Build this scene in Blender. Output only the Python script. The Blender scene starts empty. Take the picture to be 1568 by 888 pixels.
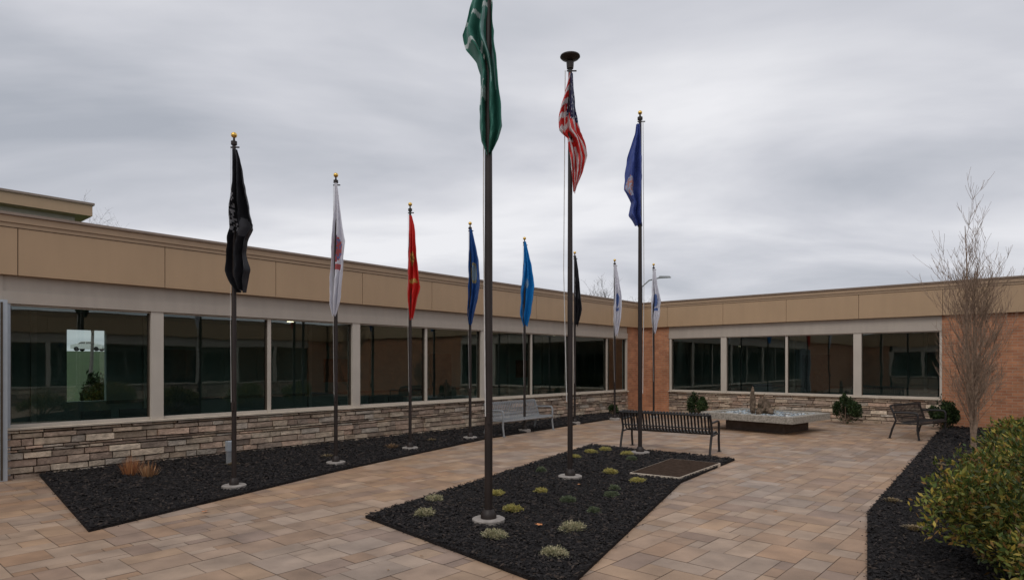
import bpy, math, random
import numpy as np
from mathutils import Vector, Matrix, noise
random.seed(7); RNG=np.random.default_rng(7)
S=bpy.context.scene
S.view_settings.view_transform='Standard'; S.view_settings.look='None'; S.view_settings.exposure=0
COL=S.collection
# ---------------------------------------------------------------- materials
def newmat(name):
    m=bpy.data.materials.new(name); m.use_nodes=True
    return m,m.node_tree,m.node_tree.nodes['Principled BSDF']
def mat(name,c,rough=.6,metal=0,var=.15,scale=8,bump=0,bscale=40,attr=False,spec=.5,detail=4,bdist=.01,streak=0):
    m,nt,b=newmat(name); N=nt.nodes; L=nt.links
    tc=N.new('ShaderNodeTexCoord'); nz=N.new('ShaderNodeTexNoise'); nz.inputs['Scale'].default_value=scale; nz.inputs['Detail'].default_value=detail
    L.new(tc.outputs['Object'],nz.inputs['Vector'])
    mr=N.new('ShaderNodeMapRange'); mr.inputs[1].default_value=.3; mr.inputs[2].default_value=.7; mr.inputs[3].default_value=1-var; mr.inputs[4].default_value=1+var
    L.new(nz.outputs[0],mr.inputs[0]); fac=mr.outputs[0]
    if streak:
        mp=N.new('ShaderNodeMapping'); mp.inputs['Scale'].default_value=(3,3,.35); L.new(tc.outputs['Object'],mp.inputs[0])
        n3=N.new('ShaderNodeTexNoise'); n3.inputs['Scale'].default_value=2; n3.inputs['Detail'].default_value=5; L.new(mp.outputs[0],n3.inputs['Vector'])
        m3=N.new('ShaderNodeMapRange'); m3.inputs[1].default_value=.35; m3.inputs[2].default_value=.65; m3.inputs[3].default_value=1-streak; m3.inputs[4].default_value=1+streak*.4; L.new(n3.outputs[0],m3.inputs[0])
        mu=N.new('ShaderNodeMath'); mu.operation='MULTIPLY'; L.new(fac,mu.inputs[0]); L.new(m3.outputs[0],mu.inputs[1]); fac=mu.outputs[0]
    mx=N.new('ShaderNodeVectorMath'); mx.operation='SCALE'; L.new(fac,mx.inputs['Scale'])
    if attr:
        a=N.new('ShaderNodeAttribute'); a.attribute_name='Col'; L.new(a.outputs['Color'],mx.inputs[0])
    else: mx.inputs[0].default_value=c
    L.new(mx.outputs[0],b.inputs['Base Color'])
    b.inputs['Roughness'].default_value=rough; b.inputs['Metallic'].default_value=metal; b.inputs['Specular IOR Level'].default_value=spec
    if bump:
        n2=N.new('ShaderNodeTexNoise'); n2.inputs['Scale'].default_value=bscale; n2.inputs['Detail'].default_value=5; L.new(tc.outputs['Object'],n2.inputs['Vector'])
        bp=N.new('ShaderNodeBump'); bp.inputs['Strength'].default_value=bump; bp.inputs['Distance'].default_value=bdist
        L.new(n2.outputs[0],bp.inputs['Height']); L.new(bp.outputs[0],b.inputs['Normal'])
    return m
M={}
M['fascia']=mat('tan_metal_panel',(.42,.285,.17),.5,var=.05,scale=.8,streak=.03)
M['fascia2']=mat('tan_metal_cap',(.39,.27,.17),.5,var=.05,scale=.8,streak=.03)
M['coping']=mat('coping_metal',(.25,.19,.15),.45,var=.08)
M['dark']=mat('dark_joint',(.06,.045,.03),.8)
M['cream']=mat('cream_aluminium',(.52,.465,.40),.45,var=.05,scale=2,streak=.04)
M['band']=mat('greige_header',(.42,.365,.31),.5,var=.06,scale=1,streak=.05)
M['stone']=mat('ledgestone',(1,1,1),.85,attr=True,var=.25,scale=11,bump=.8,bscale=26,bdist=.025,spec=.3)
M['sill']=mat('cast_stone_sill',(.52,.44,.35),.75,var=.12,scale=6,bump=.2)
M['interior']=mat('interior_wall',(.24,.33,.30),.7,var=.22,scale=.45)
M['interior_l']=mat('interior_trim',(.34,.42,.38),.6,var=.1)
M['intdark']=mat('interior_door',(.11,.15,.14),.5,var=.15)
M['intwood']=mat('interior_artwork',(.25,.13,.08),.5,var=.4,scale=3)
M['intfloor']=mat('interior_floor',(.10,.11,.10),.4,var=.2)
M['ceiling']=mat('interior_ceiling',(.30,.34,.32),.8,var=.1)
M['roof']=mat('roof_membrane',(.25,.24,.23),.8)
M['pole']=mat('bronze_pole_paint',(.026,.019,.017),.5,var=.2,scale=3,spec=.35)
M['gold']=mat('gold_finial',(.75,.48,.12),.28,metal=1,var=.05)
M['conc']=mat('concrete',(.29,.26,.235),.85,var=.25,scale=12,bump=.4)
M['rope']=mat('halyard_rope',(.55,.54,.52),.8)
M['blackmetal']=mat('black_powder_coat',(.024,.022,.022),.45,var=.1,spec=.35)
M['greymetal_and_sheen']=mat('grey_coat_and_sky_sheen',(.23,.24,.25),.4,var=.1)  # plain grey on post and lamp; on the bench, sky reflection painted in
M['tile']=mat('paver_stone',(1,1,1),.60,attr=True,var=.24,scale=2.6,bump=.35,bscale=55,detail=9,bdist=.006)
M['joint']=mat('paver_joint_sand',(.17,.125,.09),.95,var=.2)
M['mulch']=mat('mulch_bed',(.020,.017,.017),.95,var=.5,scale=30,bump=1,bscale=45,bdist=.05,spec=.2)
M['chip']=mat('mulch_chip',(1,1,1),.85,attr=True,var=.3,scale=30,spec=.25)
M['bark']=mat('grey_brown_bark',(.24,.165,.115),.85,var=.3,scale=20,bump=.5)
M['bark2']=mat('distant_bark',(.16,.14,.13),.9,var=.2)
M['granite']=mat('granite',(.30,.275,.235),.7,var=.4,scale=22,bump=.3)
M['darkbase']=mat('pedestal',(.10,.075,.06),.8,var=.2)
M['pebble']=mat('pebble_stone',(1,1,1),.6,attr=True,var=.15)
M['grass']=mat('lawn',(.042,.075,.018),.95,var=.35,scale=1.3,bump=.5,bscale=20)
M['grate']=mat('bronze_grate',(.055,.038,.029),1,var=.3,scale=20,spec=0)
M['lightgrey']=mat('anodised_frame',(.42,.46,.50),.35,metal=.3,var=.05)
M['white']=mat('white_car_paint',(.80,.80,.79),.25)
M['carglass']=mat('car_glass',(.02,.025,.03),.1)
M['tyre']=mat('tyre_rubber',(.02,.02,.02),.9)
M['blade']=mat('plant_blades',(1,1,1),.7,attr=True,var=.15,scale=10)
M['rockb']=mat('weathered_rock',(.17,.125,.09),.95,var=.5,scale=9,bump=1,bscale=12,bdist=.06,spec=.2)
def translucent(name,fac,rough):
    m,nt,b=newmat(name); N=nt.nodes;L=nt.links
    a=N.new('ShaderNodeAttribute'); a.attribute_name='Col'
    L.new(a.outputs['Color'],b.inputs['Base Color']); b.inputs['Roughness'].default_value=rough; b.inputs['Specular IOR Level'].default_value=.3
    t=N.new('ShaderNodeBsdfTranslucent'); L.new(a.outputs['Color'],t.inputs['Color'])
    mx=N.new('ShaderNodeMixShader'); mx.inputs[0].default_value=fac
    L.new(b.outputs[0],mx.inputs[1]); L.new(t.outputs[0],mx.inputs[2]); L.new(mx.outputs[0],N['Material Output'].inputs['Surface'])
    return m
M['leaf']=translucent('leaf',.25,.5)
M['cloth']=translucent('nylon_flag_cloth',.25,.5)
m,nt,b=newmat('tinted_window_glass'); N=nt.nodes;L=nt.links; N.remove(b)
tr=N.new('ShaderNodeBsdfTransparent'); tr.inputs[0].default_value=(.56,.66,.63,1)
gl=N.new('ShaderNodeBsdfGlossy'); gl.inputs['Roughness'].default_value=.012; gl.inputs['Color'].default_value=(.80,.90,.88,1)
tc=N.new('ShaderNodeTexCoord'); nz=N.new('ShaderNodeTexNoise'); nz.inputs['Scale'].default_value=.9; L.new(tc.outputs['Object'],nz.inputs['Vector'])
bp=N.new('ShaderNodeBump'); bp.inputs['Strength'].default_value=.04; bp.inputs['Distance'].default_value=.05; L.new(nz.outputs[0],bp.inputs['Height']); L.new(bp.outputs[0],gl.inputs['Normal'])
fr=N.new('ShaderNodeFresnel'); fr.inputs[0].default_value=1.6
ad=N.new('ShaderNodeMath'); ad.operation='MULTIPLY_ADD'; ad.inputs[1].default_value=1.0; ad.inputs[2].default_value=.09; ad.use_clamp=True
L.new(fr.outputs[0],ad.inputs[0]); mx=N.new('ShaderNodeMixShader'); L.new(ad.outputs[0],mx.inputs[0]); L.new(tr.outputs[0],mx.inputs[1]); L.new(gl.outputs[0],mx.inputs[2])
L.new(mx.outputs[0],N['Material Output'].inputs['Surface']); M['glass']=m
m,nt,b=newmat('orange_brick'); N=nt.nodes;L=nt.links
tc=N.new('ShaderNodeTexCoord'); sp=N.new('ShaderNodeSeparateXYZ'); cb=N.new('ShaderNodeCombineXYZ'); L.new(tc.outputs['Object'],sp.inputs[0])
ad=N.new('ShaderNodeMath'); L.new(sp.outputs[0],ad.inputs[0]); L.new(sp.outputs[1],ad.inputs[1]); L.new(ad.outputs[0],cb.inputs[0]); L.new(sp.outputs[2],cb.inputs[1])
bt=N.new('ShaderNodeTexBrick'); bt.inputs['Scale'].default_value=1; bt.inputs['Brick Width'].default_value=.24; bt.inputs['Row Height'].default_value=.08; bt.inputs['Mortar Size'].default_value=.007
bt.inputs['Color1'].default_value=(.50,.22,.11,1); bt.inputs['Color2'].default_value=(.38,.155,.08,1); bt.inputs['Mortar'].default_value=(.40,.27,.18,1)
L.new(cb.outputs[0],bt.inputs['Vector'])
nz=N.new('ShaderNodeTexNoise'); nz.inputs['Scale'].default_value=3; nz.inputs['Detail'].default_value=6; L.new(tc.outputs['Object'],nz.inputs['Vector'])
mr=N.new('ShaderNodeMapRange'); mr.inputs[1].default_value=.3; mr.inputs[2].default_value=.7; mr.inputs[3].default_value=.75; mr.inputs[4].default_value=1.15; L.new(nz.outputs[0],mr.inputs[0])
sc=N.new('ShaderNodeVectorMath'); sc.operation='SCALE'; L.new(bt.outputs['Color'],sc.inputs[0]); L.new(mr.outputs[0],sc.inputs['Scale']); L.new(sc.outputs[0],b.inputs['Base Color'])
bp=N.new('ShaderNodeBump'); bp.invert=True; bp.inputs['Strength'].default_value=.5; bp.inputs['Distance'].default_value=.01; L.new(bt.outputs['Fac'],bp.inputs['Height']); L.new(bp.outputs[0],b.inputs['Normal'])
b.inputs['Roughness'].default_value=.85; M['brick']=m
m,nt,b=newmat('lit_ceiling_lamp'); b.inputs['Emission Color'].default_value=(1,.8,.55,1); b.inputs['Emission Strength'].default_value=4; M['lamp']=m
# ---------------------------------------------------------------- mesh builder
def empty(name,loc=(0,0,0),rz=0,parent=None):
    o=bpy.data.objects.new(name,None); COL.objects.link(o); o.location=loc; o.rotation_euler=(0,0,rz); o.empty_display_size=.2
    if parent: o.parent=parent
    return o
class MB:
    def __init__(s): s.v=[];s.f=[];s.m=[];s.c=[];s.mats=[]
    def mi(s,k):
        if k not in s.mats: s.mats.append(k)
        return s.mats.index(k)
    def face(s,pts,k,c=(1,1,1)):
        i=len(s.v); s.v+= [tuple(p) for p in pts]; s.f.append(tuple(range(i,i+len(pts)))); s.m.append(s.mi(k)); s.c.append(c)
    def add(s,vs,fs,k,c=(1,1,1)):
        i=len(s.v); s.v+=[tuple(p) for p in vs]; mi=s.mi(k)
        for q in fs: s.f.append(tuple(a+i for a in q)); s.m.append(mi); s.c.append(c)
    def box(s,x0,x1,y0,y1,z0,z1,k,c=(1,1,1),bev=0):
        if bev:
            b=bev; vs=[];
            for (z,i) in ((z0,0),(z1-b,0),(z1,b)):
                vs+=[(x0+i,y0+i,z),(x1-i,y0+i,z),(x1-i,y1-i,z),(x0+i,y1-i,z)]
            fs=[(3,2,1,0),(8,9,10,11)]
            for l in (0,4):
                for q in range(4): fs.append((l+q,l+(q+1)%4,l+4+(q+1)%4,l+4+q))
        else:
            vs=[(x0,y0,z0),(x1,y0,z0),(x1,y1,z0),(x0,y1,z0),(x0,y0,z1),(x1,y0,z1),(x1,y1,z1),(x0,y1,z1)]
            fs=[(3,2,1,0),(4,5,6,7),(0,1,5,4),(1,2,6,5),(2,3,7,6),(3,0,4,7)]
        s.add(vs,fs,k,c)
    def tube(s,pts,rad,k,seg=8,c=(1,1,1),cap=True):
        pts=[Vector(p) for p in pts]
        if not hasattr(rad,'__len__'): rad=[rad]*len(pts)
        vs=[];up=None
        for i,p in enumerate(pts):
            d=(pts[min(i+1,len(pts)-1)]-pts[max(i-1,0)]).normalized()
            if up is None:
                a=Vector((1,0,0)) if abs(d.x)<.8 else Vector((0,1,0)); up=(a-d*a.dot(d)).normalized()
            else:
                up=(up-d*up.dot(d)).normalized()
            w=d.cross(up)
            for j in range(seg):
                t=2*math.pi*j/seg; vs.append(p+(up*math.cos(t)+w*math.sin(t))*rad[i])
        fs=[]
        for i in range(len(pts)-1):
            for j in range(seg):
                a=i*seg+j;b2=i*seg+(j+1)%seg; fs.append((a,b2,b2+seg,a+seg))
        if cap:
            fs.append(tuple(reversed(range(seg)))); fs.append(tuple(range((len(pts)-1)*seg,len(pts)*seg)))
        s.add(vs,fs,k,c)
    def lathe(s,prof,cx,cy,k,seg=20,c=(1,1,1)):
        s.tube_rings([[(cx+r*math.cos(2*math.pi*j/seg),cy+r*math.sin(2*math.pi*j/seg),z) for j in range(seg)] for r,z in prof],k,c)
    def tube_rings(s,rings,k,c=(1,1,1)):
        n=len(rings[0]); vs=[p for r in rings for p in r]; fs=[]
        for i in range(len(rings)-1):
            for j in range(n):
                a=i*n+j;b2=i*n+(j+1)%n; fs.append((a,b2,b2+n,a+n))
        fs.append(tuple(reversed(range(n)))); fs.append(tuple(range((len(rings)-1)*n,len(rings)*n)))
        s.add(vs,fs,k,c)
    def obj(s,name,parent=None,smooth=False,loc=(0,0,0),rz=0):
        me=bpy.data.meshes.new(name); me.from_pydata(s.v,[],s.f)
        for k in s.mats: me.materials.append(M[k])
        me.polygons.foreach_set('material_index',s.m)
        ca=me.color_attributes.new('Col','FLOAT_COLOR','CORNER')
        ln=[len(f) for f in s.f]; cc=np.repeat(np.array([(c[0],c[1],c[2],1) for c in s.c],dtype=np.float32),ln,axis=0)
        ca.data.foreach_set('color',cc.ravel())
        if smooth:
            me.polygons.foreach_set('use_smooth',[True]*len(s.f))
            try: me.set_sharp_from_angle(angle=math.radians(40))
            except Exception: pass
        me.update(); o=bpy.data.objects.new(name,me); COL.objects.link(o); o.location=loc; o.rotation_euler=(0,0,rz)
        if parent: o.parent=parent
        return o
def jit(c,a): 
    k=1+random.uniform(-a,a); return tuple(x*k for x in c)
# ---------------------------------------------------------------- building wings
D1=(.66,.7513); D2=(.7513,-.66); CORNER=(5.10,25.14)
A1=math.atan2(D1[1],D1[0]); A2=math.atan2(D2[1],D2[0])
Z_SILL,Z_WT,Z_FB,Z_FT,Z_P=.85,2.82,3.27,4.02,4.21
bld=empty('office_building')
def stones(mb,x0,x1,z0,z1,detail=1):
    z=z0
    pal=[(.44,.335,.245),(.50,.395,.295),(.36,.27,.205),(.54,.435,.33),(.40,.30,.23),(.28,.215,.17),(.47,.33,.245),(.42,.355,.29),(.33,.24,.185)]
    while z<z1-.01:
        h=min(random.choice([.05,.065,.085,.11,.125])*detail,z1-z)
        if z1-z-h<.035: h=z1-z
        x=x0-random.uniform(0,.2)
        while x<x1-.01:
            l=random.uniform(.16,.58)*detail
            xs=max(x,x0); xe=min(x+l,x1)
            if x1-xe<.08: xe=x1
            d=random.uniform(0,.062); g=.003
            xa,xb,za,zb=xs+g,xe-g,z+g,z+h-g
            if xb-xa>.03:
                j=lambda:random.uniform(-.010,.010)
                vs=[(xa,.06,za),(xb,.06,za),(xb,.06,zb),(xa,.06,zb),(xa+.006,-d+j(),za+.004+abs(j())),(xb-.006,-d+j(),za+.004+abs(j())),(xb-.006,-d+j(),zb-.004-abs(j())),(xa+.006,-d+j(),zb-.004-abs(j()))]
                mb.add(vs,[(4,5,6,7),(0,1,5,4),(1,2,6,5),(2,3,7,6),(3,0,4,7)],'stone',jit(random.choice(pal),.22))
            x=xe if xe>x0 else x+l
        z+=h
def wing(name,loc,rz,x0,x1,wins,piers,mulls,bricks,depth,seam0,hole=None,seamw=2.2,detail=1):
    w=empty(name,loc,rz,bld)
    wx0=min(a for a,b in wins); wx1=max(b for a,b in wins)
    mb=MB(); stones(mb,wx0-.1,wx1+.06,-.02,.775,detail); mb.box(wx0-.1,wx1+.06,.05,.28,-.05,.775,'stone',(.12,.09,.07)); mb.obj('stone_base',w)
    mb=MB(); mb.box(wx0-.1,wx1+.06,-.085,.26,.782,Z_SILL-.03,'sill',bev=.01)
    mb.obj('stone_sill',w)
    mb=MB()
    for a,b in piers: mb.box(a,b,.0,.2,Z_SILL-.028,Z_WT,'cream')
    for a,b in mulls: mb.box(a,b,.04,.18,Z_SILL-.028,Z_WT,'cream')
    for a,b in wins:
        t=.018
        mb.box(a,b,.05,.16,Z_SILL-.028,Z_SILL+.015,'cream'); mb.box(a,b,.05,.16,Z_WT-.03,Z_WT-.002,'cream')
        mb.box(a+.001,a+t,.062,.158,Z_SILL+.015,Z_WT-.03,'dark'); mb.box(b-t,b-.001,.062,.158,Z_SILL+.015,Z_WT-.03,'dark')
    mb.box(wx0-.1,wx1+.06,-.02,.22,Z_WT,Z_WT+.20,'band'); mb.box(wx0-.1,wx1+.06,.01,.22,Z_WT+.203,Z_FB,'band')
    mb.obj('window_frames',w)
    mb=MB()
    for a,b in wins: mb.face([(a+.01,.10,Z_SILL),(b-.01,.10,Z_SILL),(b-.01,.10,Z_WT-.01),(a+.01,.10,Z_WT-.01)],'glass')
    mb.obj('window_glass',w)
    mb=MB()
    for a,b in bricks: mb.box(a,b,0,.3,-.05,Z_FB,'brick')
    if bricks: mb.obj('brick_wall',w)
    mb=MB(); mb.box(x0,x1,.02,.3,Z_FB+.002,Z_P,'dark')
    s=seam0
    while s>x0: s-=seamw
    while s<x1:
        a=max(s,x0)+.006;b=min(s+seamw,x1)-.006
        if b-a>.1: mb.box(a,b,-.12,.019,Z_FB,Z_FT,'fascia')
        s+=seamw
    mb.box(x0,x1,-.135,.018,Z_FT+.010,Z_FT+.075,'fascia2'); mb.box(x0,x1,-.16,.018,Z_FT+.078,Z_P,'fascia2')
    mb.box(x0,x1,-.20,.35,Z_P+.002,Z_P+.045,'coping')
    mb.obj('fascia_panels',w)
    X1=x1+depth; X0=x0-depth-.1
    mb=MB(); mb.box(x0,X1,.30,depth,Z_P-.3,Z_P-.1,'roof'); mb.obj('roof',w)
    mb=MB()
    y1=depth
    def bw(a,b,za,zb): mb.box(a,b,y1,y1+.15,za,zb,'interior')
    if hole:
        ha,hb,hz0,hz1=hole
        bw(X0,ha,0,4); bw(hb,X1,0,4); bw(ha,hb,0,hz0); bw(ha,hb,hz1,4)
    else: bw(X0,X1,0,4)
    mb.box(x0,X1,.3,y1,-.04,.05,'intfloor'); mb.box(x0,X1,.3,y1,3.0,3.06,'ceiling')
    x=wx0+1.1;k=0
    while x<wx1:
        if not(hole and hole[0]-.3<x<hole[1]+.3):
            mb.box(x-.05,x+.05,y1-.10,y1-.001,.05,2.99,'interior_l')
        if k%4==1: mb.box(x+.3,x+1.3,y1-.05,y1-.002,.05,2.2,'intdark')
        if k%4==3: mb.box(x+.5,x+1.5,y1-.04,y1-.002,1.3,2.0,'intwood')
        if k%3==0:
            for q in (.2,.85):
                mb.box(x+q,x+q+.5,1.3,1.8,.42,.48,'intdark'); mb.box(x+q,x+q+.5,1.3,1.34,.48,.95,'intdark')
                for lx in (.03,.43):
                    for ly in (1.32,1.74): mb.box(x+q+lx,x+q+lx+.04,ly,ly+.04,.05,.42,'intdark')
        x+=2.2;k+=1
    a0=hole[1] if hole else wx0
    mb.box(a0,wx1,y1-.06,y1-.003,.93,1.0,'intdark')
    mb.obj('interior',w)
    return w
wins=[(.13,2.20)];piers=[(2.202,2.42)];mulls=[]
p=2.422
for k in range(4):
    wins+=[(p,p+2.075),(p+2.155,p+4.18)]; mulls.append((p+2.077,p+2.153)); piers.append((p+4.182,p+4.398)); p+=4.40
wins=[w for w in wins if w[0]<19]; 
wins=[(a,min(b,19.05)) for a,b in wins]; mulls=[m_ for m_ in mulls if m_[1]<19]; piers=[q for q in piers if q[1]<19]+[(19.052,19.12)]
L1=20.08
O1=(CORNER[0]-D1[0]*L1,CORNER[1]-D1[1]*L1,0)
w1=wing('west_wing',O1,A1,-15,L1+.02,wins,piers,mulls,[(19.13,L1-.002)],4.0,.2,hole=(1.85,2.62,1.0,2.62))
mb=MB()
mb.box(-.10,.055,-.20,.0,0,Z_WT+.04,'lightgrey'); mb.box(-.10,.128,.001,.2,0,Z_WT-.002,'lightgrey')
mb.box(-.035,-.005,-.212,-.201,.02,Z_WT,'dark'); mb.box(-1.35,-1.22,-.20,.2,0,Z_WT-.002,'lightgrey'); mb.box(-1.22,-.10,-.055,.2,2.3,2.42,'lightgrey'); mb.box(-1.22,-.1,-.055,.2,Z_WT-.08,Z_WT-.003,'lightgrey')
mb.box(-1.22,-.1,.0,.1,.0,.2,'lightgrey'); mb.face([(-1.22,.05,.2),(-.1,.05,.2),(-.1,.05,Z_WT-.08),(-1.22,.05,Z_WT-.08)],'glass'); mb.box(-.32,-.28,-.09,-.05,.9,1.5,'lightgrey')
mb.obj('entrance_door',w1)
mb=MB(); mb.box(-15,-1.352,0,.3,-.05,Z_FB,'brick'); mb.box(-1.35,.029,-.018,.22,Z_WT+.042,Z_FB,'band'); mb.obj('brick_wall_near',w1)
mb=MB()
for x,y in ((5.9,1.6),(16.2,1.3)): mb.lathe([(.02,2.99),(.08,2.93),(.08,2.88),(.02,2.87)],x,y,'lamp',12)
mb.obj('ceiling_lamps',w1)
w2=wing('north_wing',(CORNER[0],CORNER[1],0),A2,-.1,22.2,[(1.36,3.32),(3.53,5.57),(5.65,7.67),(7.90,9.96)],[(1.28,1.359),(3.321,3.529),(7.671,7.899),(9.961,10.02)],[(5.572,5.648)],[(.0,1.258),(10.022,22)],3.995,1.25)
O3=(CORNER[0]+D2[0]*22,CORNER[1]+D2[1]*22,0)
def row(n,w=2.0,g=.2,s=1.5):
    a=[];b=[];p=s
    for k in range(n): a.append((p,p+w)); b.append((p+w+.001,p+w+g-.001)); p+=w+g
    return a,b
ew,ep=row(14)
w3=wing('east_wing',O3,A1+math.pi,0.21,35.2,ew,ep,[],[(0.21,1.39),(32.3,35)],3.99,1.5,detail=1.8)
O4=(CORNER[0]+D2[0]*22-D1[0]*35,CORNER[1]+D2[1]*22-D1[1]*35,0)
ew,ep=row(8,s=2.2)
w4=wing('south_wing',O4,A2+math.pi,0.21,22.2,ew,ep,[],[(0.21,2.09),(19.8,22)],3.985,1.5,detail=1.8)
# ---------------------------------------------------------------- entrance canopy behind the west wing
cz=empty('entrance_canopy',(-13.3,20.0,0),A1)
mb=MB(); mb.box(-12,0,0,6,6.52,6.86,'fascia'); mb.box(-12.05,.05,-.05,6.05,6.862,6.93,'coping'); mb.box(-12,-.35,.5,5.6,6.25,6.518,'cream'); 
mb.box(-11.8,-.9,.8,5.2,4.9,6.248,'fascia2'); mb.box(-1.75,-1.25,.76,.798,5.3,6.2,'carglass'); mb.box(-4.0,-3.4,.76,.798,5.3,6.2,'carglass'); mb.obj('canopy_roof',cz)
mb=MB()
for x in (-11.5,-7.5,-1.5):
    for y in (1,5): mb.box(x-.25,x+.25,y-.25,y+.25,-.05,4.898,'brick')
mb.obj('canopy_columns',cz)
# ---------------------------------------------------------------- ground
def terr(x,y):
    d=math.hypot(x-3,y-12); t=min(max((d-40)/75,0),1); return 3.9*t*t*(3-2*t)-.06
mb=MB(); n=90; xs=[ -900*math.copysign(abs(t)**2.2,-t)  for t in np.linspace(-1,1,n)]
vs=[(x+3,y+12,terr(x+3,y+12)) for y in xs for x in xs]; fs=[(j*n+i,j*n+i+1,(j+1)*n+i+1,(j+1)*n+i) for j in range(n-1) for i in range(n-1)]
mb.add(vs,fs,'grass'); mb.obj('ground',smooth=True)
def CW(a,b,z=0): # a metres back from the corner along the west wing, b metres along the north wing
    return (CORNER[0]-D1[0]*a+D2[0]*b, CORNER[1]-D1[1]*a+D2[1]*b, z)
mb=MB()
mb.face([CW(-.2,-.2,-.008),CW(35.2,-.2,-.008),CW(35.2,22.2,-.008),CW(-.2,22.2,-.008)],'joint')
U=.128; NA,NB=274,172; occ=np.zeros((NA,NB),bool)
pal=[(.345,.235,.162),(.315,.208,.138),(.37,.265,.19),(.33,.208,.13),(.285,.195,.142),(.355,.235,.15),(.335,.245,.182)]
sizes=[(4,2),(2,4),(3,2),(2,3),(3,3),(4,3),(3,4),(2,2)]
for i in range(NA):
    for j in range(NB):
        if occ[i,j]: continue
        random.shuffle(sizes)
        for a,b in sizes+[(2,1),(1,2),(1,1)]:
            if i+a<=NA and j+b<=NB and not occ[i:i+a,j:j+b].any(): break
        occ[i:i+a,j:j+b]=True
        g=.003; z=random.uniform(0,.0022)
        q=[CW(i*U+g,j*U+g,z),CW((i+a)*U-g,j*U+g,z),CW((i+a)*U-g,(j+b)*U-g,z),CW(i*U+g,(j+b)*U-g,z)]
        nv=noise.noise(Vector((q[0][0]*.35,q[0][1]*.35,2))); c=jit(random.choice(pal),.10)
        c=(c[0]*(1+.12*nv),c[1]*(1+.02*nv),c[2]*(1-.12*nv))
        mb.face(q,'tile',c)
mb.obj('paving')
# ---------------------------------------------------------------- mulch beds
def inside(p,poly):
    x,y=p; c=False; n=len(poly)
    for i in range(n):
        x1,y1=poly[i];x2,y2=poly[i-1]
        if (y1>y)!=(y2>y) and x<(x2-x1)*(y-y1)/(y2-y1)+x1: c=not c
    return c
def bed(name,poly,dens):
    mb=MB()
    n=len(poly)
    mb.face([(x,y,.035) for x,y in poly],'mulch')
    for i in range(n):
        a=poly[i];b=poly[(i+1)%n]; mb.face([(a[0],a[1],-.004),(b[0],b[1],-.004),(b[0],b[1],.035),(a[0],a[1],.035)],'mulch')
    xs=[p[0] for p in poly];ys=[p[1] for p in poly]
    area=(max(xs)-min(xs))*(max(ys)-min(ys))
    def chip(x,y,sc,z0=.038):
        l=random.uniform(.010,.040)*sc; w=random.uniform(.005,.013)*sc; an=random.uniform(0,6.28); ti=random.uniform(-.4,.4)
        dx,dy,dz=math.cos(an)*math.cos(ti)*l,math.sin(an)*math.cos(ti)*l,math.sin(ti)*l
        z=z0+random.uniform(0,.018)+abs(dz)*.5; px,py=-math.sin(an)*w,math.cos(an)*w; h=w*.6
        c=random.choice([(.018,.016,.016),(.028,.024,.024),(.012,.011,.012),(.048,.038,.034),(.022,.020,.020),(.060,.045,.036)] if random.random()<.5 else [(.018,.016,.016),(.024,.021,.021),(.012,.011,.012)])
        P=[(x-dx,y-dy,z-dz),(x+px,y+py,z+random.uniform(-.01,.01)),(x+dx,y+dy,z+dz),(x-px,y-py,z+random.uniform(-.01,.01))]
        mb.add(P+[(x,y,z+h)],[(0,3,4),(3,2,4),(2,1,4),(1,0,4)],'chip',c)
    for k in range(int(area*dens)):
        x=random.uniform(min(xs),max(xs)); y=random.uniform(min(ys),max(ys))
        d=math.hypot(x,y)
        if random.random()>min(1,(8/d)**1.5): continue
        if not inside((x,y),poly): continue
        chip(x,y,max(1,d/9))
    for i in range(n):
        a=poly[i];b=poly[(i+1)%n]; l=math.hypot(b[0]-a[0],b[1]-a[1])
        for q in range(int(l*10)):
            t=random.random(); r=abs(random.gauss(0,.04)); an=random.uniform(0,6.28)
            chip(a[0]+(b[0]-a[0])*t+r*math.cos(an),a[1]+(b[1]-a[1])*t+r*math.sin(an),.6,.006)
    return mb.obj(name)
def wl(t,n=0): return (O1[0]+D1[0]*t+.7513*n, O1[1]+D1[1]*t-.66*n)
bed('mulch_bed',[(-1.76,7.57),(.42,5.08),(2.62,9.78),(4.26,12.07),(1.78,14.18)],1700)
bed('mulch_bed',[(-4.65,6.93),(-3.02,10.8),(-.63,15.5),(3.0,20.6),(4.6,22.6),wl(19.4,.03),wl(.5,.03)],1100)
bed('mulch_bed',[(2.3,3.4),(16,3.0),(17.0,14.6),(12.7,18.3),(11.1,16.5),(4.36,7.74),(3.04,5.4)],1100)
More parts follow.
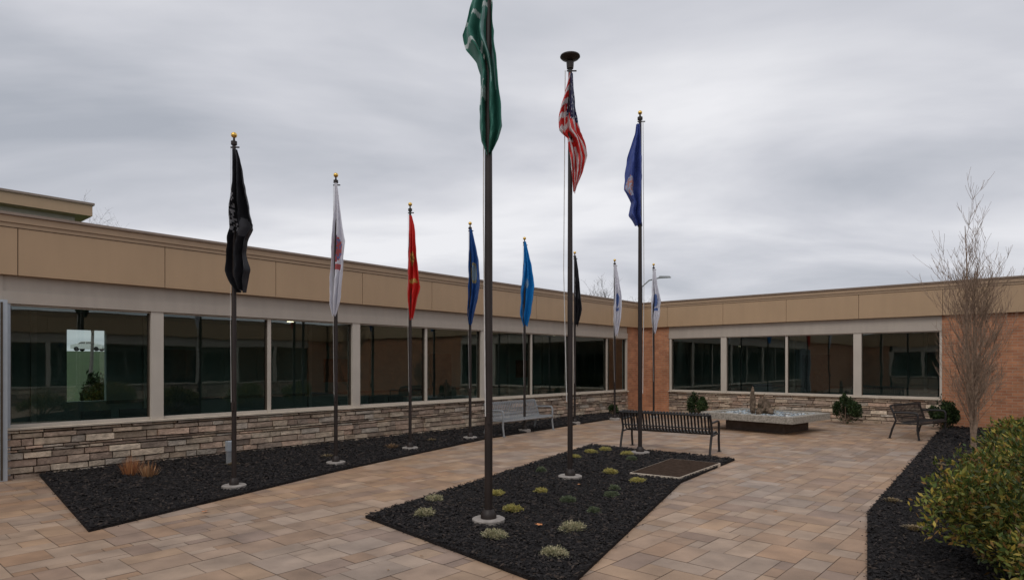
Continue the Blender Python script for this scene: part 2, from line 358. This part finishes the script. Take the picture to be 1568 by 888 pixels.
# ---------------------------------------------------------------- flagpoles
def flagpole(x,y,h,r,ball=True,disc=False,rope=None):
    mb=MB()
    mb.lathe([(.17 if r<.04 else .19,.0),(.17 if r<.04 else .19,.072),(.155 if r<.04 else .175,.08)],x,y,'conc',24)
    mb.lathe([(r*2.0,.078),(r*2.0,.12),(r*1.5,.16),(r*1.15,.18)],x,y,'pole',20)
    mb.lathe([(r,.1),(r,h*.45),(r*.72,h-.12),(r*.72,h-.08)],x,y,'pole',18)
    mb.lathe([(r*1.25,h-.10),(r*1.25,h-.05),(r*.5,h-.04),(r*.4,h)],x,y,'pole',14)
    mb.tube([(x-r*1.3,y-.01,h-.14),(x+r*2.4,y-.01,h-.14)],.012,'pole')
    if ball:
        R=.042; mb.lathe([(.004,h-.01)]+[(R*math.sin(a)+.001,h+R-R*math.cos(a)) for a in np.linspace(.3,math.pi-.05,9)],x,y,'gold',16)
    if disc:
        mb.lathe([(.02,h+.02),(.05,h+.03),(.135,h+.06),(.16,h+.085),(.155,h+.105),(.09,h+.125),(.02,h+.13)],x,y,'pole',28)
        mb.lathe([(.055,h-.08),(.06,h+.0),(.03,h+.03)],x,y,'pole',16)
    mb.box(x-.014,x+.014,y-r-.035,y-r+.004,1.17,1.29,'pole')
    if rope is not None: mb.tube([(x+rope*.8,y-.02,h-.14),(x+rope*1.05,y-.03,h*.5),(x+rope*.6,y-r-.02,1.25)],.0065,'rope',6)
    else: mb.tube([(x-r*1.2,y-.01,h-.14),(x-r*1.3,y-.02,h*.5),(x-r*.5,y-r-.02,1.25)],.003,'rope',5)
    return mb.obj('flagpole',smooth=True)
# ---------------------------------------------------------------- flags (hanging cloth)
def interp(prof,z,i):
    return float(np.interp(z,[p[0] for p in prof],[p[i] for p in prof]))
def flag(name,px,py,u,ztop,prof,colf,folds=2.5,amp=.07,ph=0,yoff=-.05,nr=70,nc=44):
    """prof: rows (drop, left, right) in units of u metres from the hoist top"""
    mb=MB(); z1=prof[-1][0]
    vs=[]
    sd=sum(map(ord,name))%97+px
    for i in range(nr+1):
        s=i/nr; z=s*z1; l=interp(prof,z,1); r=interp(prof,z,2); wd=(r-l)
        for j in range(nc+1):
            t=j/nc
            e=noise.noise(Vector((sd,s*9,t*3)))*.5
            xx=l+wd*(t+.045*math.sin(2*math.pi*folds*t+ph+s*2.5)*math.sin(math.pi*t)) + e*(.06*wd)*(1 if j in(0,nc) else .4)*2
            a=amp*(.25+.75*min(1,s*2.5))*min(1,(r-l)*u/.22)
            yy=a*math.sin(2*math.pi*folds*t+ph+2.4*s+noise.noise(Vector((sd+3,s*3,t*2)))*1.8)+a*.45*noise.noise(Vector((sd,s*6,t*6)))+a*.3*noise.noise(Vector((sd+9,s*18+t*5,t*9)))
            zz=z+ .6*math.sin(2*math.pi*folds*t+ph)*min(1,(z1-z)/6)*.8
            if i==nr: zz=z+ 2.0*math.sin(3.1*t*folds+ph)
            vs.append((px+xx*u,py+yoff+yy,ztop-zz*u))
    for i in range(nr):
        for j in range(nc):
            a=i*(nc+1)+j
            mb.f.append((a,a+nc+1,a+nc+2,a+1)); mb.m.append(mb.mi('cloth')); mb.c.append(colf((j+.5)/nc,(i+.5)/nr))
    mb.v=vs
    return mb.obj(name,smooth=True)
K=966.
def blob(t,s,ct,cs,rt,rs): return ((t-ct)/rt)**2+((s-cs)/rs)**2<1
BLK=(.022,.022,.026);WHT=(.72,.72,.78);RED=(.60,.030,.025)
def c_pow(t,s):
    if .30<s<.58 and .06<t<.26:
        return (.38,.38,.40) if noise.noise(Vector((s*60,t*22,3)))>.0 else BLK
    if blob(t,s,.62,.55,.10,.07): return (.09,.09,.10)
    return BLK
def c_wseal(red):
    def f(t,s):
        if blob(t,s,.45,.50,.22,.10):
            return red if noise.noise(Vector((s*40,t*14,1)))>-.1 else (.15,.2,.4)
        if .62<s<.66 and .3<t<.7 : return red
        return WHT
    return f
def c_marine(t,s):
    if blob(t,s,.5,.42,.2,.08): return (.60,.38,.10) if noise.noise(Vector((s*40,t*14,1)))>0 else (.3,.16,.06)
    if blob(t,s,.5,.64,.3,.025): return (.55,.34,.10)
    return RED
def c_navy(t,s):
    if blob(t,s,.5,.46,.30,.11): return (.32,.28,.15) if not blob(t,s,.5,.46,.2,.08) else (.22,.32,.42)
    return (.02,.08,.27)
def c_air(t,s):
    if blob(t,s,.45,.5,.13,.06): return (.25,.38,.5)
    return (.012,.20,.52)
def c_state(t,s):
    if blob(t,s,.25,.62,.20,.10): return (.45,.22,.2) if noise.noise(Vector((s*40,t*14,1)))>0 else (.35,.4,.55)
    return (.055,.085,.30)
def c_green(t,s):
    if .25<s+.12*t<.275 or (.36<s-.07*t<.385 and t<.6): return (.55,.62,.60)
    if t>.62 and .05<s<.62 and math.sin(t*28+s*5)>.55: return (.24,.38,.36)
    if t<.3 and .60<s<.70 and noise.noise(Vector((s*30,t*8,1)))>-.1: return (.45,.55,.53)
    return (.050,.19,.145)
def c_us(t,s):
    if t>.38 and s<.40 and not (t<.62 and s>.33):
        if noise.noise(Vector((s*50,t*18,1)))>.42: return (.6,.6,.62)
        return (.025,.03,.09)
    w= s*19+t*4 if t<.45 and s<.6 else t*8.0-s*6.0
    return RED if (w%2.0)<1.12 else (.66,.62,.62)
P8=[(-4.08,9.26),(-3.20,11.46),(-2.17,13.44),(-1.02,15.36),(.34,17.1),(1.92,19.3),(3.37,20.7),(4.85,21.6)]
for i,(x,y) in enumerate(P8): flagpole(x,y,[5.16,5.23,5.20,5.22,5.2,5.2,5.2,5.2][i],.034)
def F(i): return P8[i][0],P8[i][1],P8[i][1]/K
x,y,u=F(0); flag('pow_mia_flag',x,y,u,4.98,[(0,-1,7),(15,-1,12),(60,-3,21),(100,-5,29),(120,-5,36),(140,-6,24),(160,-8,21),(185,-9,26),(200,-3,23),(217,7,20)],c_pow,folds=2.5,amp=.10,ph=1)
x,y,u=F(1); flag('army_flag',x,y,u,5.12,[(0,-1,3),(30,-2,7),(70,-4,12),(90,-5,16),(120,-6,13),(160,-8,9),(185,-8,6),(202,-4,1)],c_wseal((.5,.12,.12)),ph=2)
x,y,u=F(2); flag('marine_corps_flag',x,y,u,5.0,[(0,-1,3),(15,-1,7),(60,-3,11),(110,-4,16),(122,-4,13),(140,-2,9),(158,0,5)],c_marine,ph=.5)
x,y,u=F(3); flag('navy_flag',x,y,u,5.12,[(0,-1,3),(18,-1,7),(45,-2,13),(80,-2,15),(105,-3,12),(130,-4,6),(146,-2,3)],c_navy,ph=3)
x,y,u=F(4); flag('air_force_flag',x,y,u,5.15,[(0,-1,2),(35,-2,10),(68,-5,15),(95,-6,12),(112,-7,9),(128,-2,5)],c_air,ph=1.5)
x,y,u=F(5); flag('pow_mia_flag',x,y,u,5.1,[(0,-1,2),(20,-1,5),(50,-1,8),(80,-1,11),(95,0,8),(104,1,5)],c_pow,ph=1.5)
x,y,u=F(6); flag('coast_guard_flag',x,y,u,5.1,[(0,-1,2),(18,-1,5),(50,-1,10),(82,-2,9),(108,0,4)],c_wseal((.12,.2,.45)),ph=.5)
x,y,u=F(7); flag('space_force_flag',x,y,u,5.1,[(0,-1,2),(25,-3,5),(48,-4,11),(75,-5,9),(98,-1,3)],c_wseal((.12,.2,.45)),ph=2.5)
flagpole(-.27,7.26,7.1,.046,rope=-.055)
u=7.26/K; flag('green_service_flag',-.305,7.26,u,6.3,[(0,-6,8),(18,-14,8),(50,-24,10),(86,-35,12),(108,-30,14),(130,-14,17),(150,-7,18),(200,-9,23),(235,-8,26),(255,-6,20),(274,2,9)],c_green,folds=2.4,amp=.12,ph=.6,nr=130,nc=80)
flagpole(.925,10.04,6.64,.042,ball=False,disc=True,rope=-.10)
u=10.04/K; flag('american_flag',.925,10.04,u,6.45,[(0,-2,4),(20,-6,5),(45,-13,8),(60,-17,10),(88,-18,15),(93,-15,18),(102,-5,21),(125,-2,26),(150,1,19),(172,3,10),(182,4,7)],c_us,folds=1.9,amp=.11,ph=2.2,nr=120,nc=70)
flagpole(2.59,12.76,6.88,.042,rope=.07)
u=12.76/K; flag('state_flag',2.53,12.76,u,6.68,[(0,-2,4),(15,-4,5),(50,-15,8),(100,-20,8),(120,-9,6),(138,-12,7),(155,-3,8)],c_state,folds=2,amp=.11,ph=.2)
# ---------------------------------------------------------------- benches
def bench(x,y,rz,length,k):
    e=empty('park_bench',(x,y,0),rz); h=length/2
    prof=[(.345,.80),(.335,.835),(.30,.85),(.265,.83),(.235,.72),(.20,.58),(.17,.47),(.12,.425),(.02,.41),(-.12,.425),(-.24,.44),(-.30,.43),(-.325,.39)]
    mb=MB(); n=int(length/.072)
    for i in range(n):
        cx=-h+.06+(length-.12)*i/(n-1); w=.019
        vs=[];fs=[]
        for (a,b) in prof: vs+=[(cx-w,a,b),(cx+w,a,b)]
        m0=len(vs)
        for q,(a,b) in enumerate(prof):
            p0=prof[max(q-1,0)];p1=prof[min(q+1,len(prof)-1)]; d=Vector((p1[0]-p0[0],p1[1]-p0[1])).normalized(); nx,nz=-d.y*.007,d.x*.007
            vs+=[(cx-w,a+nx,b+nz),(cx+w,a+nx,b+nz)]
        for q in range(len(prof)-1):
            o=q*2; fs+=[(o,o+1,o+3,o+2),(m0+o+1,m0+o,m0+o+2,m0+o+3),(o,o+2,m0+o+2,m0+o),(o+3,o+1,m0+o+1,m0+o+3)]
        mb.add(vs,fs,k)
    mb.obj('slats',e)
    mb=MB()
    for (a,b,r) in ((.33,.80,.018),(.195,.52,.014),(.02,.395,.016),(-.31,.385,.02)): mb.tube([(-h,a,b),(h,a,b)],r,k,8)
    mb.obj('rails',e)
    mb=MB()
    for sx in (-h,h):
        mb.tube([(sx,.34,0),(sx,.27,.25),(sx,.19,.45),(sx,.25,.65),(sx,.33,.82)],.025,k,8)
        mb.tube([(sx,-.33,0),(sx,-.29,.25),(sx,-.30,.42),(sx,-.30,.60),(sx,-.27,.645),(sx,-.2,.655),(sx,.0,.65),(sx,.24,.64)],.025,k,8)
        mb.tube([(sx,-.30,.40),(sx,.18,.38)],.02,k,8)
        mb.box(sx-.04,sx+.04,.30,.38,0,.012,k); mb.box(sx-.04,sx+.04,-.37,-.29,0,.012,k)
    mb.obj('end_frames',e,smooth=True)
bench(3.37,13.55,math.atan2(.56,-.83),1.95,'blackmetal')
bench(.22,17.0,math.radians(52),2.2,'greymetal_and_sheen')  # lighter grey puts the sky's reflection on the slats into the colour
bench(10.25,15.9,math.radians(35.5),1.6,'blackmetal')
# ---------------------------------------------------------------- fountain / stone table
fe=empty('stone_fountain',(7.12,17.78,0),math.atan2(.66,.75))
mb=MB(); a,b=1.15,1.32
mb.box(-a+.5,a-.35,-b+.45,b-.5,-.01,.31,'darkbase'); mb.obj('pedestal',fe)
mb=MB(); z0,z1=.31,.49; t=.2
mb.box(-a,a,-b,-b+t,z0,z1,'granite',bev=.012); mb.box(-a,a,b-t,b,z0,z1,'granite',bev=.012); mb.box(-a,-a+t,-b+t+.002,b-t-.002,z0,z1,'granite',bev=.012); mb.box(a-t,a,-b+t+.002,b-t-.002,z0,z1,'granite',bev=.012)
mb.box(-a+t+.001,a-t-.001,-b+t+.001,b-t-.001,z0+.001,z1-.06,'granite'); mb.obj('basin',fe)
def rock(mb,cx,cy,cz,rx,ry,rz_,k,c=(1,1,1),sd=0,n=10,m_=7,amp=.35):
    rings=[]
    for i in range(1,m_):
        ph=math.pi*i/m_; ring=[]
        for j in range(n):
            th=2*math.pi*j/n; d=Vector((math.sin(ph)*math.cos(th),math.sin(ph)*math.sin(th),-math.cos(ph)))
            q=1+amp*noise.noise(d*1.7+Vector((sd,sd*.3,1))); ring.append((cx+d.x*rx*q,cy+d.y*ry*q,cz+d.z*rz_*q))
        rings.append(ring)
    mb.tube_rings(rings,k,c)
mb=MB()
for i in range(520):
    c=random.choice([(.44,.47,.48),(.32,.39,.44),(.20,.24,.28),(.55,.56,.55),(.16,.18,.20),(.27,.24,.2)])
    r=random.uniform(.025,.06); rock(mb,random.uniform(-a+.25,a-.25),random.uniform(-b+.25,b-.25),.445,r,r*.8,r*.6,'pebble',c,i,6,4)
mb.obj('pebbles',fe)
mb=MB()
for i,(cx,cy,r,h) in enumerate([(-.36,.16,.08,.40),(-.16,-.1,.08,.16),(.0,.12,.08,.26),(.10,-.05,.08,.21),(.20,.1,.08,.28),(-.2,-.25,.12,.10),(.32,.05,.08,.17),(-.50,-.1,.1,.10)]):
    rock(mb,cx,cy,.46+h*.75,r,r*.85,h,'rockb',sd=i*2.3,n=12,m_=10,amp=.55)
mb.obj('standing_rocks',fe,smooth=True)
# ---------------------------------------------------------------- plants
def tuft(name,x,y,r,h,n,cols,z=.04,w=.008,parent=None,up=.75):
    mb=MB()
    for i in range(n):
        a=random.uniform(0,6.283); rr=r*random.random()**.7; bx,by=x+math.cos(a)*rr*.5,y+math.sin(a)*rr*.5
        ex,ey=x+math.cos(a)*rr,y+math.sin(a)*rr; hh=h*random.uniform(.5,1)*(1-.5*rr/r)
        wa=a+math.pi/2+random.uniform(-.6,.6); wx,wy=math.cos(wa)*w,math.sin(wa)*w
        mx_,my_=(bx+ex)/2,(by+ey)/2
        mb.add([(bx-wx,by-wy,z-.02),(bx+wx,by+wy,z-.02),(mx_+wx,my_+wy,z+hh*up),(mx_-wx,my_-wy,z+hh*up),(ex,ey,z+hh)],[(0,1,2,3),(3,2,4)],'blade',jit(random.choice(cols),.2))
    return mb.obj(name,parent)
def clump(name,x,y,r,h,n,cols):
    """low rounded cushion plant: small leaves over an uneven dome"""
    mb=MB(); sd=x*7+y
    subs=[(random.uniform(-.5,.5)*r,random.uniform(-.5,.5)*r,random.uniform(.45,.75)) for k in range(6)]
    for i in range(n):
        sx,sy,sr=random.choice(subs); R=r*sr
        a=random.uniform(0,6.283); e=random.random(); q=math.sqrt(1-e*e); f=random.uniform(.7,1.08)*(1+.4*noise.noise(Vector((a,e*3,sd))))
        px,py,pz=x+sx+R*q*f*math.cos(a),y+sy+R*q*f*math.sin(a),.04+h*(.25+.75*sr)*e*f+random.uniform(0,.01)
        d=Vector((math.cos(a)*q+random.uniform(-.7,.7),math.sin(a)*q+random.uniform(-.7,.7),e+random.uniform(-.3,.6))).normalized()
        w=d.cross(Vector((random.uniform(-1,1),random.uniform(-1,1),random.uniform(-1,1)))).normalized()*random.uniform(.003,.006)
        l=d*random.uniform(.008,.017); P=Vector((px,py,pz))
        mb.add([P-l,P+w,P+l,P-w],[(0,1,2,3)],'leaf',jit(random.choice(cols),.25))
    return mb.obj(name)
tuft('dry_grass',0,0,.45,.34,200,[(.14,.12,.06),(.20,.16,.08),(.09,.09,.05)],z=.47,w=.008,parent=fe,up=.5)
YEL=[(.50,.42,.13),(.42,.37,.11),(.58,.49,.20),(.24,.25,.08)]; GRY=[(.46,.41,.26),(.34,.32,.18),(.56,.50,.34),(.20,.21,.12)]; GRS=[(.13,.16,.09),(.19,.21,.13),(.09,.12,.07)]
tufts=[(-1.01,8.35,GRY),(-1.05,7.52,GRY),(-.20,8.75,YEL),(.02,7.75,YEL),(.42,8.86,YEL),(.76,8.30,GRS),(1.63,10.45,YEL),(1.9,9.7,YEL),(1.02,7.70,GRS),(.68,6.88,GRY),(.40,6.0,GRY),(-.16,6.58,GRY),(1.6,12.8,YEL),(1.36,8.62,GRS),(2.25,11.85,GRS),(1.95,13.2,YEL),(1.25,12.2,YEL),(1.5,9.1,GRS),(2.3,12.6,YEL),(.5,10.6,GRS)]
for x,y,c in tufts:
    rr=random.uniform(.10,.15); clump('perennial_plant',x,y,rr*(.8 if c is GRS else 1),random.uniform(.07,.10),1500,c)
tuft('dried_ornamental_grass',-6.25,10.35,.26,.42,150,[(.42,.17,.06),(.30,.12,.05),(.46,.24,.11)],w=.004,up=.5)
tuft('dried_ornamental_grass',-5.85,10.15,.22,.34,110,[(.36,.17,.07),(.26,.12,.05),(.40,.24,.12)],w=.004,up=.5)
tuft('dried_ornamental_grass',-2.6,13.6,.2,.14,120,[(.30,.18,.09),(.2,.13,.08)],w=.006)
for (x,y) in [(-3.6,12.3),(-1.9,14.9),(-5.0,11.3),(6.2,6.9),(5.0,8.3),(4.4,6.9),(7.6,11.2),(9.3,12.6)]:
    tuft('dried_perennial_plant',x,y,.15,.07,120,[(.30,.22,.12),(.2,.15,.08)],w=.006)
mb=MB()
def leaf(x,y,z,s,c):
    a=random.uniform(0,6.28); P=[]
    for k in range(10):
        r=s*(1 if k%2==0 else .5); P.append((x+r*math.cos(a+k*.628),y+r*math.sin(a+k*.628),z+random.uniform(0,s*.5)))
    mb.face(P,'blade',c)
leaf(.30,6.95,.075,.055,(.62,.24,.08)); leaf(-3.82,7.85,.012,.05,(.55,.2,.08)); leaf(1.0,9.3,.07,.04,(.5,.22,.08)); leaf(3.3,7.9,.01,.03,(.4,.2,.1))
for k in range(25):
    leaf(random.uniform(-4,6),random.uniform(5.5,16),.009,random.uniform(.01,.02),(.25,.15,.07))
mb.obj('fallen_leaves')
def shrub(name,x,y,rx,ry,h,n,cols,ls=.03,lobes=16,z0=.03,seed=1,shell=.55):
    rg=np.random.default_rng(seed); rs=random.Random(seed)
    mb=MB()
    lob=[]
    for i in range(lobes):
        a=rg.uniform(0,6.283); e=rg.uniform(-.15,1)**1.0; q=math.sqrt(max(0,1-e*e)); k=rg.uniform(.55,.88)
        lob.append((x+rx*k*q*math.cos(a),y+ry*k*q*math.sin(a),z0+h*(.45+.40*e*rg.uniform(.6,1.2)),rg.uniform(.17,.36),rs.uniform(.6,1.4)))
    lob.append((x,y,z0+h*.45,.68,.55))
    for i in range(n):
        L_=lob[int(rg.integers(len(lob)))]
        d=rg.normal(size=3); d/=np.linalg.norm(d); r=shell+(1.1-shell)*rg.random()**.6
        r*=1+.55*noise.noise(Vector((d[0]*2+L_[0],d[1]*2,d[2]*2)))
        R=L_[3]
        cx=L_[0]+d[0]*r*R*rx; cy=L_[1]+d[1]*r*R*ry; cz=L_[2]+d[2]*r*R*h*.8
        if cz<z0+.01: cz=z0+rg.random()*.12*h
        dd=d*.7+rg.normal(size=3)*.5+np.array((0,0,.3)); dd/=np.linalg.norm(dd); w=np.cross(dd,rg.normal(size=3)); w/=np.linalg.norm(w)+1e-9
        l=ls*rg.uniform(.6,1.3); w=w*l*.38; dd=dd*l
        c=cols[int(rg.integers(len(cols)))]; f=L_[4]*rg.uniform(.75,1.25)
        mb.add([(cx-dd[0],cy-dd[1],cz-dd[2]),(cx+w[0],cy+w[1],cz+w[2]),(cx+dd[0],cy+dd[1],cz+dd[2]),(cx-w[0],cy-w[1],cz-w[2])],[(0,1,2,3)],'leaf',(c[0]*f,c[1]*f,c[2]*f))
    for i in range(26):
        L_=lob[i%len(lob)]; k=1.0 if i<14 else 1.18
        X,Y,Z=x+(L_[0]-x)*k+rs.uniform(-.08,.08),y+(L_[1]-y)*k+rs.uniform(-.08,.08),L_[2]*(1 if i<14 else 1.2)
        mb.tube([(x+rs.uniform(-.05,.05),y+rs.uniform(-.05,.05),0),((x+X)/2,(y+Y)/2,Z*.4),(X,Y,Z)],[.012,.008,.003],'bark',5)
    return mb.obj(name)
HG=[(.06,.095,.022),(.09,.125,.028),(.14,.16,.03),(.045,.07,.02),(.22,.20,.04),(.34,.26,.05),(.12,.14,.03),(.22,.12,.035)]
BG=[(.035,.065,.02),(.05,.085,.03),(.025,.045,.018),(.07,.10,.035)]
shrub('evergreen_shrub',4.80,5.55,1.0,.95,1.10,20000,HG,.030,26,seed=3)
shrub('evergreen_shrub',6.15,7.3,.9,.9,.98,13000,HG,.034,22,seed=4)
shrub('evergreen_shrub',8.0,9.5,.9,.9,1.0,9000,HG,.038,18,seed=5)
shrub('evergreen_shrub',10.0,11.2,.85,.85,.95,6000,HG,.042,18,seed=6)
shrub('evergreen_shrub',3.95,3.9,.7,.8,.9,6000,HG,.030,14,seed=8)
shrub('evergreen_shrub',4.15,4.95,.55,.5,.62,6000,HG,.028,12,seed=18)
shrub('boxwood_shrub',6.45,22.0,.36,.36,.74,5000,BG,.04,10,seed=9)
shrub('boxwood_shrub',10.25,19.4,.40,.38,.82,5000,BG,.04,10,seed=10)
shrub('boxwood_shrub',12.15,17.75,.42,.38,.80,5000,BG,.04,10,seed=11)
shrub('boxwood_shrub',-11.2,17.0,.5,.4,1.5,2500,BG,.06,10,seed=12)
shrub('boxwood_shrub',3.6,22.6,.2,.2,.35,1500,BG,.04,8,seed=13)
# ---------------------------------------------------------------- bare trees
def bare_tree(name,x,y,h,spread,up,n1,r0,k,seed,leaders=None,base=.12,rmin=.0026):
    rs=random.Random(seed); mb=MB()
    def path(p,d,l,r,steps,wob,upw):
        pts=[Vector(p)];rad=[r]; d=Vector(d).normalized()
        for i in range(steps):
            d=(d+Vector((rs.uniform(-wob,wob),rs.uniform(-wob,wob),rs.uniform(-wob,wob)+upw))).normalized()
            pts.append(pts[-1]+d*l/steps); rad.append(max(rmin*.6,r*(1-.85*(i+1)/steps)))
        return pts,rad
    def grow(p,d,l,r,lev,nb0=None):
        pts,rad=path(p,d,l,r,6 if lev<2 else 4,.14 if lev else .07,up)
        mb.tube(pts,rad,k,6 if lev<1 else 4,cap=False)
        if lev>=3 or (lev==2 and l<.12): return
        nb=(nb0 or n1) if lev==0 else {1:6,2:4}[lev]
        for i in range(nb):
            f=rs.uniform(.12 if lev else base,.95); q=f*(len(pts)-1); i0=int(q); pp=pts[i0].lerp(pts[min(i0+1,len(pts)-1)],q-i0)
            a=rs.uniform(0,6.28); dd=(pts[min(i0+1,len(pts)-1)]-pts[i0]).normalized()
            out=Vector((math.cos(a),math.sin(a),0))*spread
            ll=l*rs.uniform(.32,.6)*(1-.6*f) if lev==0 else l*rs.uniform(.35,.6)
            grow(pp,dd+out,ll,max(rmin,rad[i0]*rs.uniform(.35,.5)),lev+1)
    for q in (leaders or [(0,0,h,r0)]):
        grow((x,y,0),(q[0],q[1],1),q[2],q[3],0,q[4] if len(q)>4 else None)
    return mb.obj(name,smooth=True)
bare_tree('bare_tree',9.8,13.4,4.0,.62,.14,24,.06,'bark',5,leaders=[(.03,0,3.9,.062),(-.10,.0,4.75,.044,10),(.09,.05,3.4,.04,20),(-.05,-.08,3.1,.034,20)],rmin=.0042)
bare_tree('bare_tree',12.2,16.6,2.4,.9,.1,14,.025,'bark',8,leaders=[(0,0,2.4,.025),(.2,0,2.1,.02),(-.2,0,2.0,.02)],rmin=.004)
for i,(x,y,h) in enumerate([(7.5,62,8.2),(10.0,66,9.0),(11.9,64,7.6),(-33.5,50,12.4),(44,60,9.3)]):
    bare_tree('bare_tree',x,y,h,.9,.06,22,.16,'bark2',20+i,base=.3,rmin=.006)
# ---------------------------------------------------------------- access cover, post, lamp, car
mb=MB()
P=[(1.93,10.35),(3.0,11.9),(3.75,11.35),(2.62,9.88)]
c0=Vector((sum(p[0] for p in P)/4,sum(p[1] for p in P)/4,0)); 
mb.add([(p[0],p[1],z) for z in (.0,.068) for p in P],[(3,2,1,0),(4,5,6,7),(0,1,5,4),(1,2,6,5),(2,3,7,6),(3,0,4,7)],'sill')
Q=[(c0.x+(p[0]-c0.x)*.96,c0.y+(p[1]-c0.y)*.96) for p in P]
mb.add([(p[0],p[1],z) for z in (.06,.073) for p in Q],[(4,5,6,7),(0,1,5,4),(1,2,6,5),(2,3,7,6),(3,0,4,7)],'grate')
mb.obj('access_hatch')
mb=MB(); mb.box(-.05,.05,-.04,.04,0,.42,'greymetal_and_sheen',bev=.01); mb.box(-.06,.06,-.055,.05,.26,.44,'lightgrey',bev=.01); mb.obj('outlet_post',loc=(-5.1,11.4,.02),rz=A1)
mb=MB()
mb.lathe([(.12,0),(.08,7.0)],0,0,'greymetal_and_sheen',10); mb.tube([(0,0,6.9),(.5,0,7.35),(1.3,0,7.55)],.045,'greymetal_and_sheen',8)
mb.add([(1.1,-.15,7.48),(1.9,-.12,7.52),(1.9,.12,7.52),(1.1,.15,7.48),(1.15,-.12,7.62),(1.8,-.08,7.62),(1.8,.08,7.62),(1.15,.12,7.62)],[(3,2,1,0),(4,5,6,7),(0,1,5,4),(1,2,6,5),(2,3,7,6),(3,0,4,7)],'greymetal_and_sheen')
mb.obj('street_lamp',loc=(8.3,40.5,-.15))
ce=empty('parked_car',(-65.0,97,terr(-65.0,97)+.02),math.radians(8))
side=[(-2.2,.35),(-2.25,.75),(-2.1,1.0),(-1.5,1.08),(-.85,1.5),(.6,1.52),(1.5,1.05),(2.15,.95),(2.25,.6),(2.2,.35)]
mb=MB(); n=len(side)
vs=[(a,-.88+(.15 if b>1.2 else 0),b) for a,b in side]+[(a,.88-(.15 if b>1.2 else 0),b) for a,b in side]
mb.add(vs,[tuple(range(n)),tuple(reversed(range(n,2*n)))]+[(i,i+n,(i+1)%n+n,(i+1)%n) for i in range(n)],'white'); mb.obj('body',ce)
mb=MB()
for sy in (-1,1):
    for q in ([(-1.25,1.1),(-.8,1.43),(-.15,1.44),(-.15,1.1)],[(-.08,1.1),(-.08,1.44),(.55,1.44),(1.2,1.08)]):
        mb.face([(a,sy*(.892-.15*(b-1.08)/.42),b) for a,b in q],'carglass')
mb.obj('windows',ce)
mb=MB()
for wx in (-1.4,1.4):
    for sy in (-.8,.8): mb.tube([(wx,sy-.12,.34),(wx,sy+.12,.34)],.34,'tyre',18)
mb.obj('wheels',ce)
# ---------------------------------------------------------------- sky and light
EL,AZ=math.radians(48),math.radians(200)
w=bpy.data.worlds.new('World'); S.world=w; w.use_nodes=True; nt=w.node_tree; N=nt.nodes; L=nt.links
bg=N['Background']; out=N['World Output']
sky=N.new('ShaderNodeTexSky'); sky.sky_type='NISHITA'; sky.sun_disc=False; sky.sun_elevation=EL; sky.sun_rotation=AZ; L.new(sky.outputs[0],bg.inputs[0]); bg.inputs[1].default_value=.07
tc=N.new('ShaderNodeTexCoord'); sp=N.new('ShaderNodeSeparateXYZ'); L.new(tc.outputs['Generated'],sp.inputs[0])
zz=N.new('ShaderNodeMath'); zz.operation='MAXIMUM'; zz.inputs[1].default_value=0; L.new(sp.outputs[2],zz.inputs[0])
za=N.new('ShaderNodeMath'); za.operation='ADD'; za.inputs[1].default_value=.16; L.new(zz.outputs[0],za.inputs[0])
dx=N.new('ShaderNodeMath'); dx.operation='DIVIDE'; L.new(sp.outputs[0],dx.inputs[0]); L.new(za.outputs[0],dx.inputs[1])
dy=N.new('ShaderNodeMath'); dy.operation='DIVIDE'; L.new(sp.outputs[1],dy.inputs[0]); L.new(za.outputs[0],dy.inputs[1])
cb=N.new('ShaderNodeCombineXYZ'); L.new(dx.outputs[0],cb.inputs[0]); L.new(dy.outputs[0],cb.inputs[1])
mp=N.new('ShaderNodeMapping'); mp.inputs['Rotation'].default_value=(0,0,-.2); mp.inputs['Scale'].default_value=(.62,1.1,1); mp.inputs['Location'].default_value=(3.1,1.7,0); L.new(cb.outputs[0],mp.inputs[0])
n1=N.new('ShaderNodeTexNoise'); n1.inputs['Scale'].default_value=.95; n1.inputs['Detail'].default_value=6; n1.inputs['Roughness'].default_value=.5; n1.inputs['Distortion'].default_value=.35; L.new(mp.outputs[0],n1.inputs['Vector'])
cr=N.new('ShaderNodeValToRGB'); L.new(n1.outputs[0],cr.inputs[0]); e=cr.color_ramp.elements
e[0].position=.30; e[0].color=(.43,.455,.51,1); e[1].position=.64; e[1].color=(.88,.88,.91,1)
m2=cr.color_ramp.elements.new(.47); m2.color=(.64,.65,.70,1)
b2=N.new('ShaderNodeBackground'); b2.inputs[1].default_value=1.0; L.new(cr.outputs[0],b2.inputs[0])
mx=N.new('ShaderNodeMixShader'); mx.inputs[0].default_value=.95; L.new(bg.outputs[0],mx.inputs[1]); L.new(b2.outputs[0],mx.inputs[2]); L.new(mx.outputs[0],out.inputs['Surface'])
sd=bpy.data.lights.new('sun','SUN'); sd.energy=.95; sd.angle=math.radians(25); sd.color=(1,.95,.88); so=bpy.data.objects.new('sun',sd); COL.objects.link(so)
v=Vector((math.sin(AZ)*math.cos(EL),math.cos(AZ)*math.cos(EL),math.sin(EL))); so.rotation_euler=(v).to_track_quat('Z','Y').to_euler(); so.location=(0,0,30)
# ---------------------------------------------------------------- camera
cd=bpy.data.cameras.new('camera'); cd.sensor_width=36; cd.lens=966/1568*36; cd.shift_y=.072; cd.clip_end=3000; cd.clip_start=.05
co=bpy.data.objects.new('camera',cd); COL.objects.link(co); co.location=(0,0,1.85); co.rotation_euler=(math.radians(90),0,0); S.camera=co
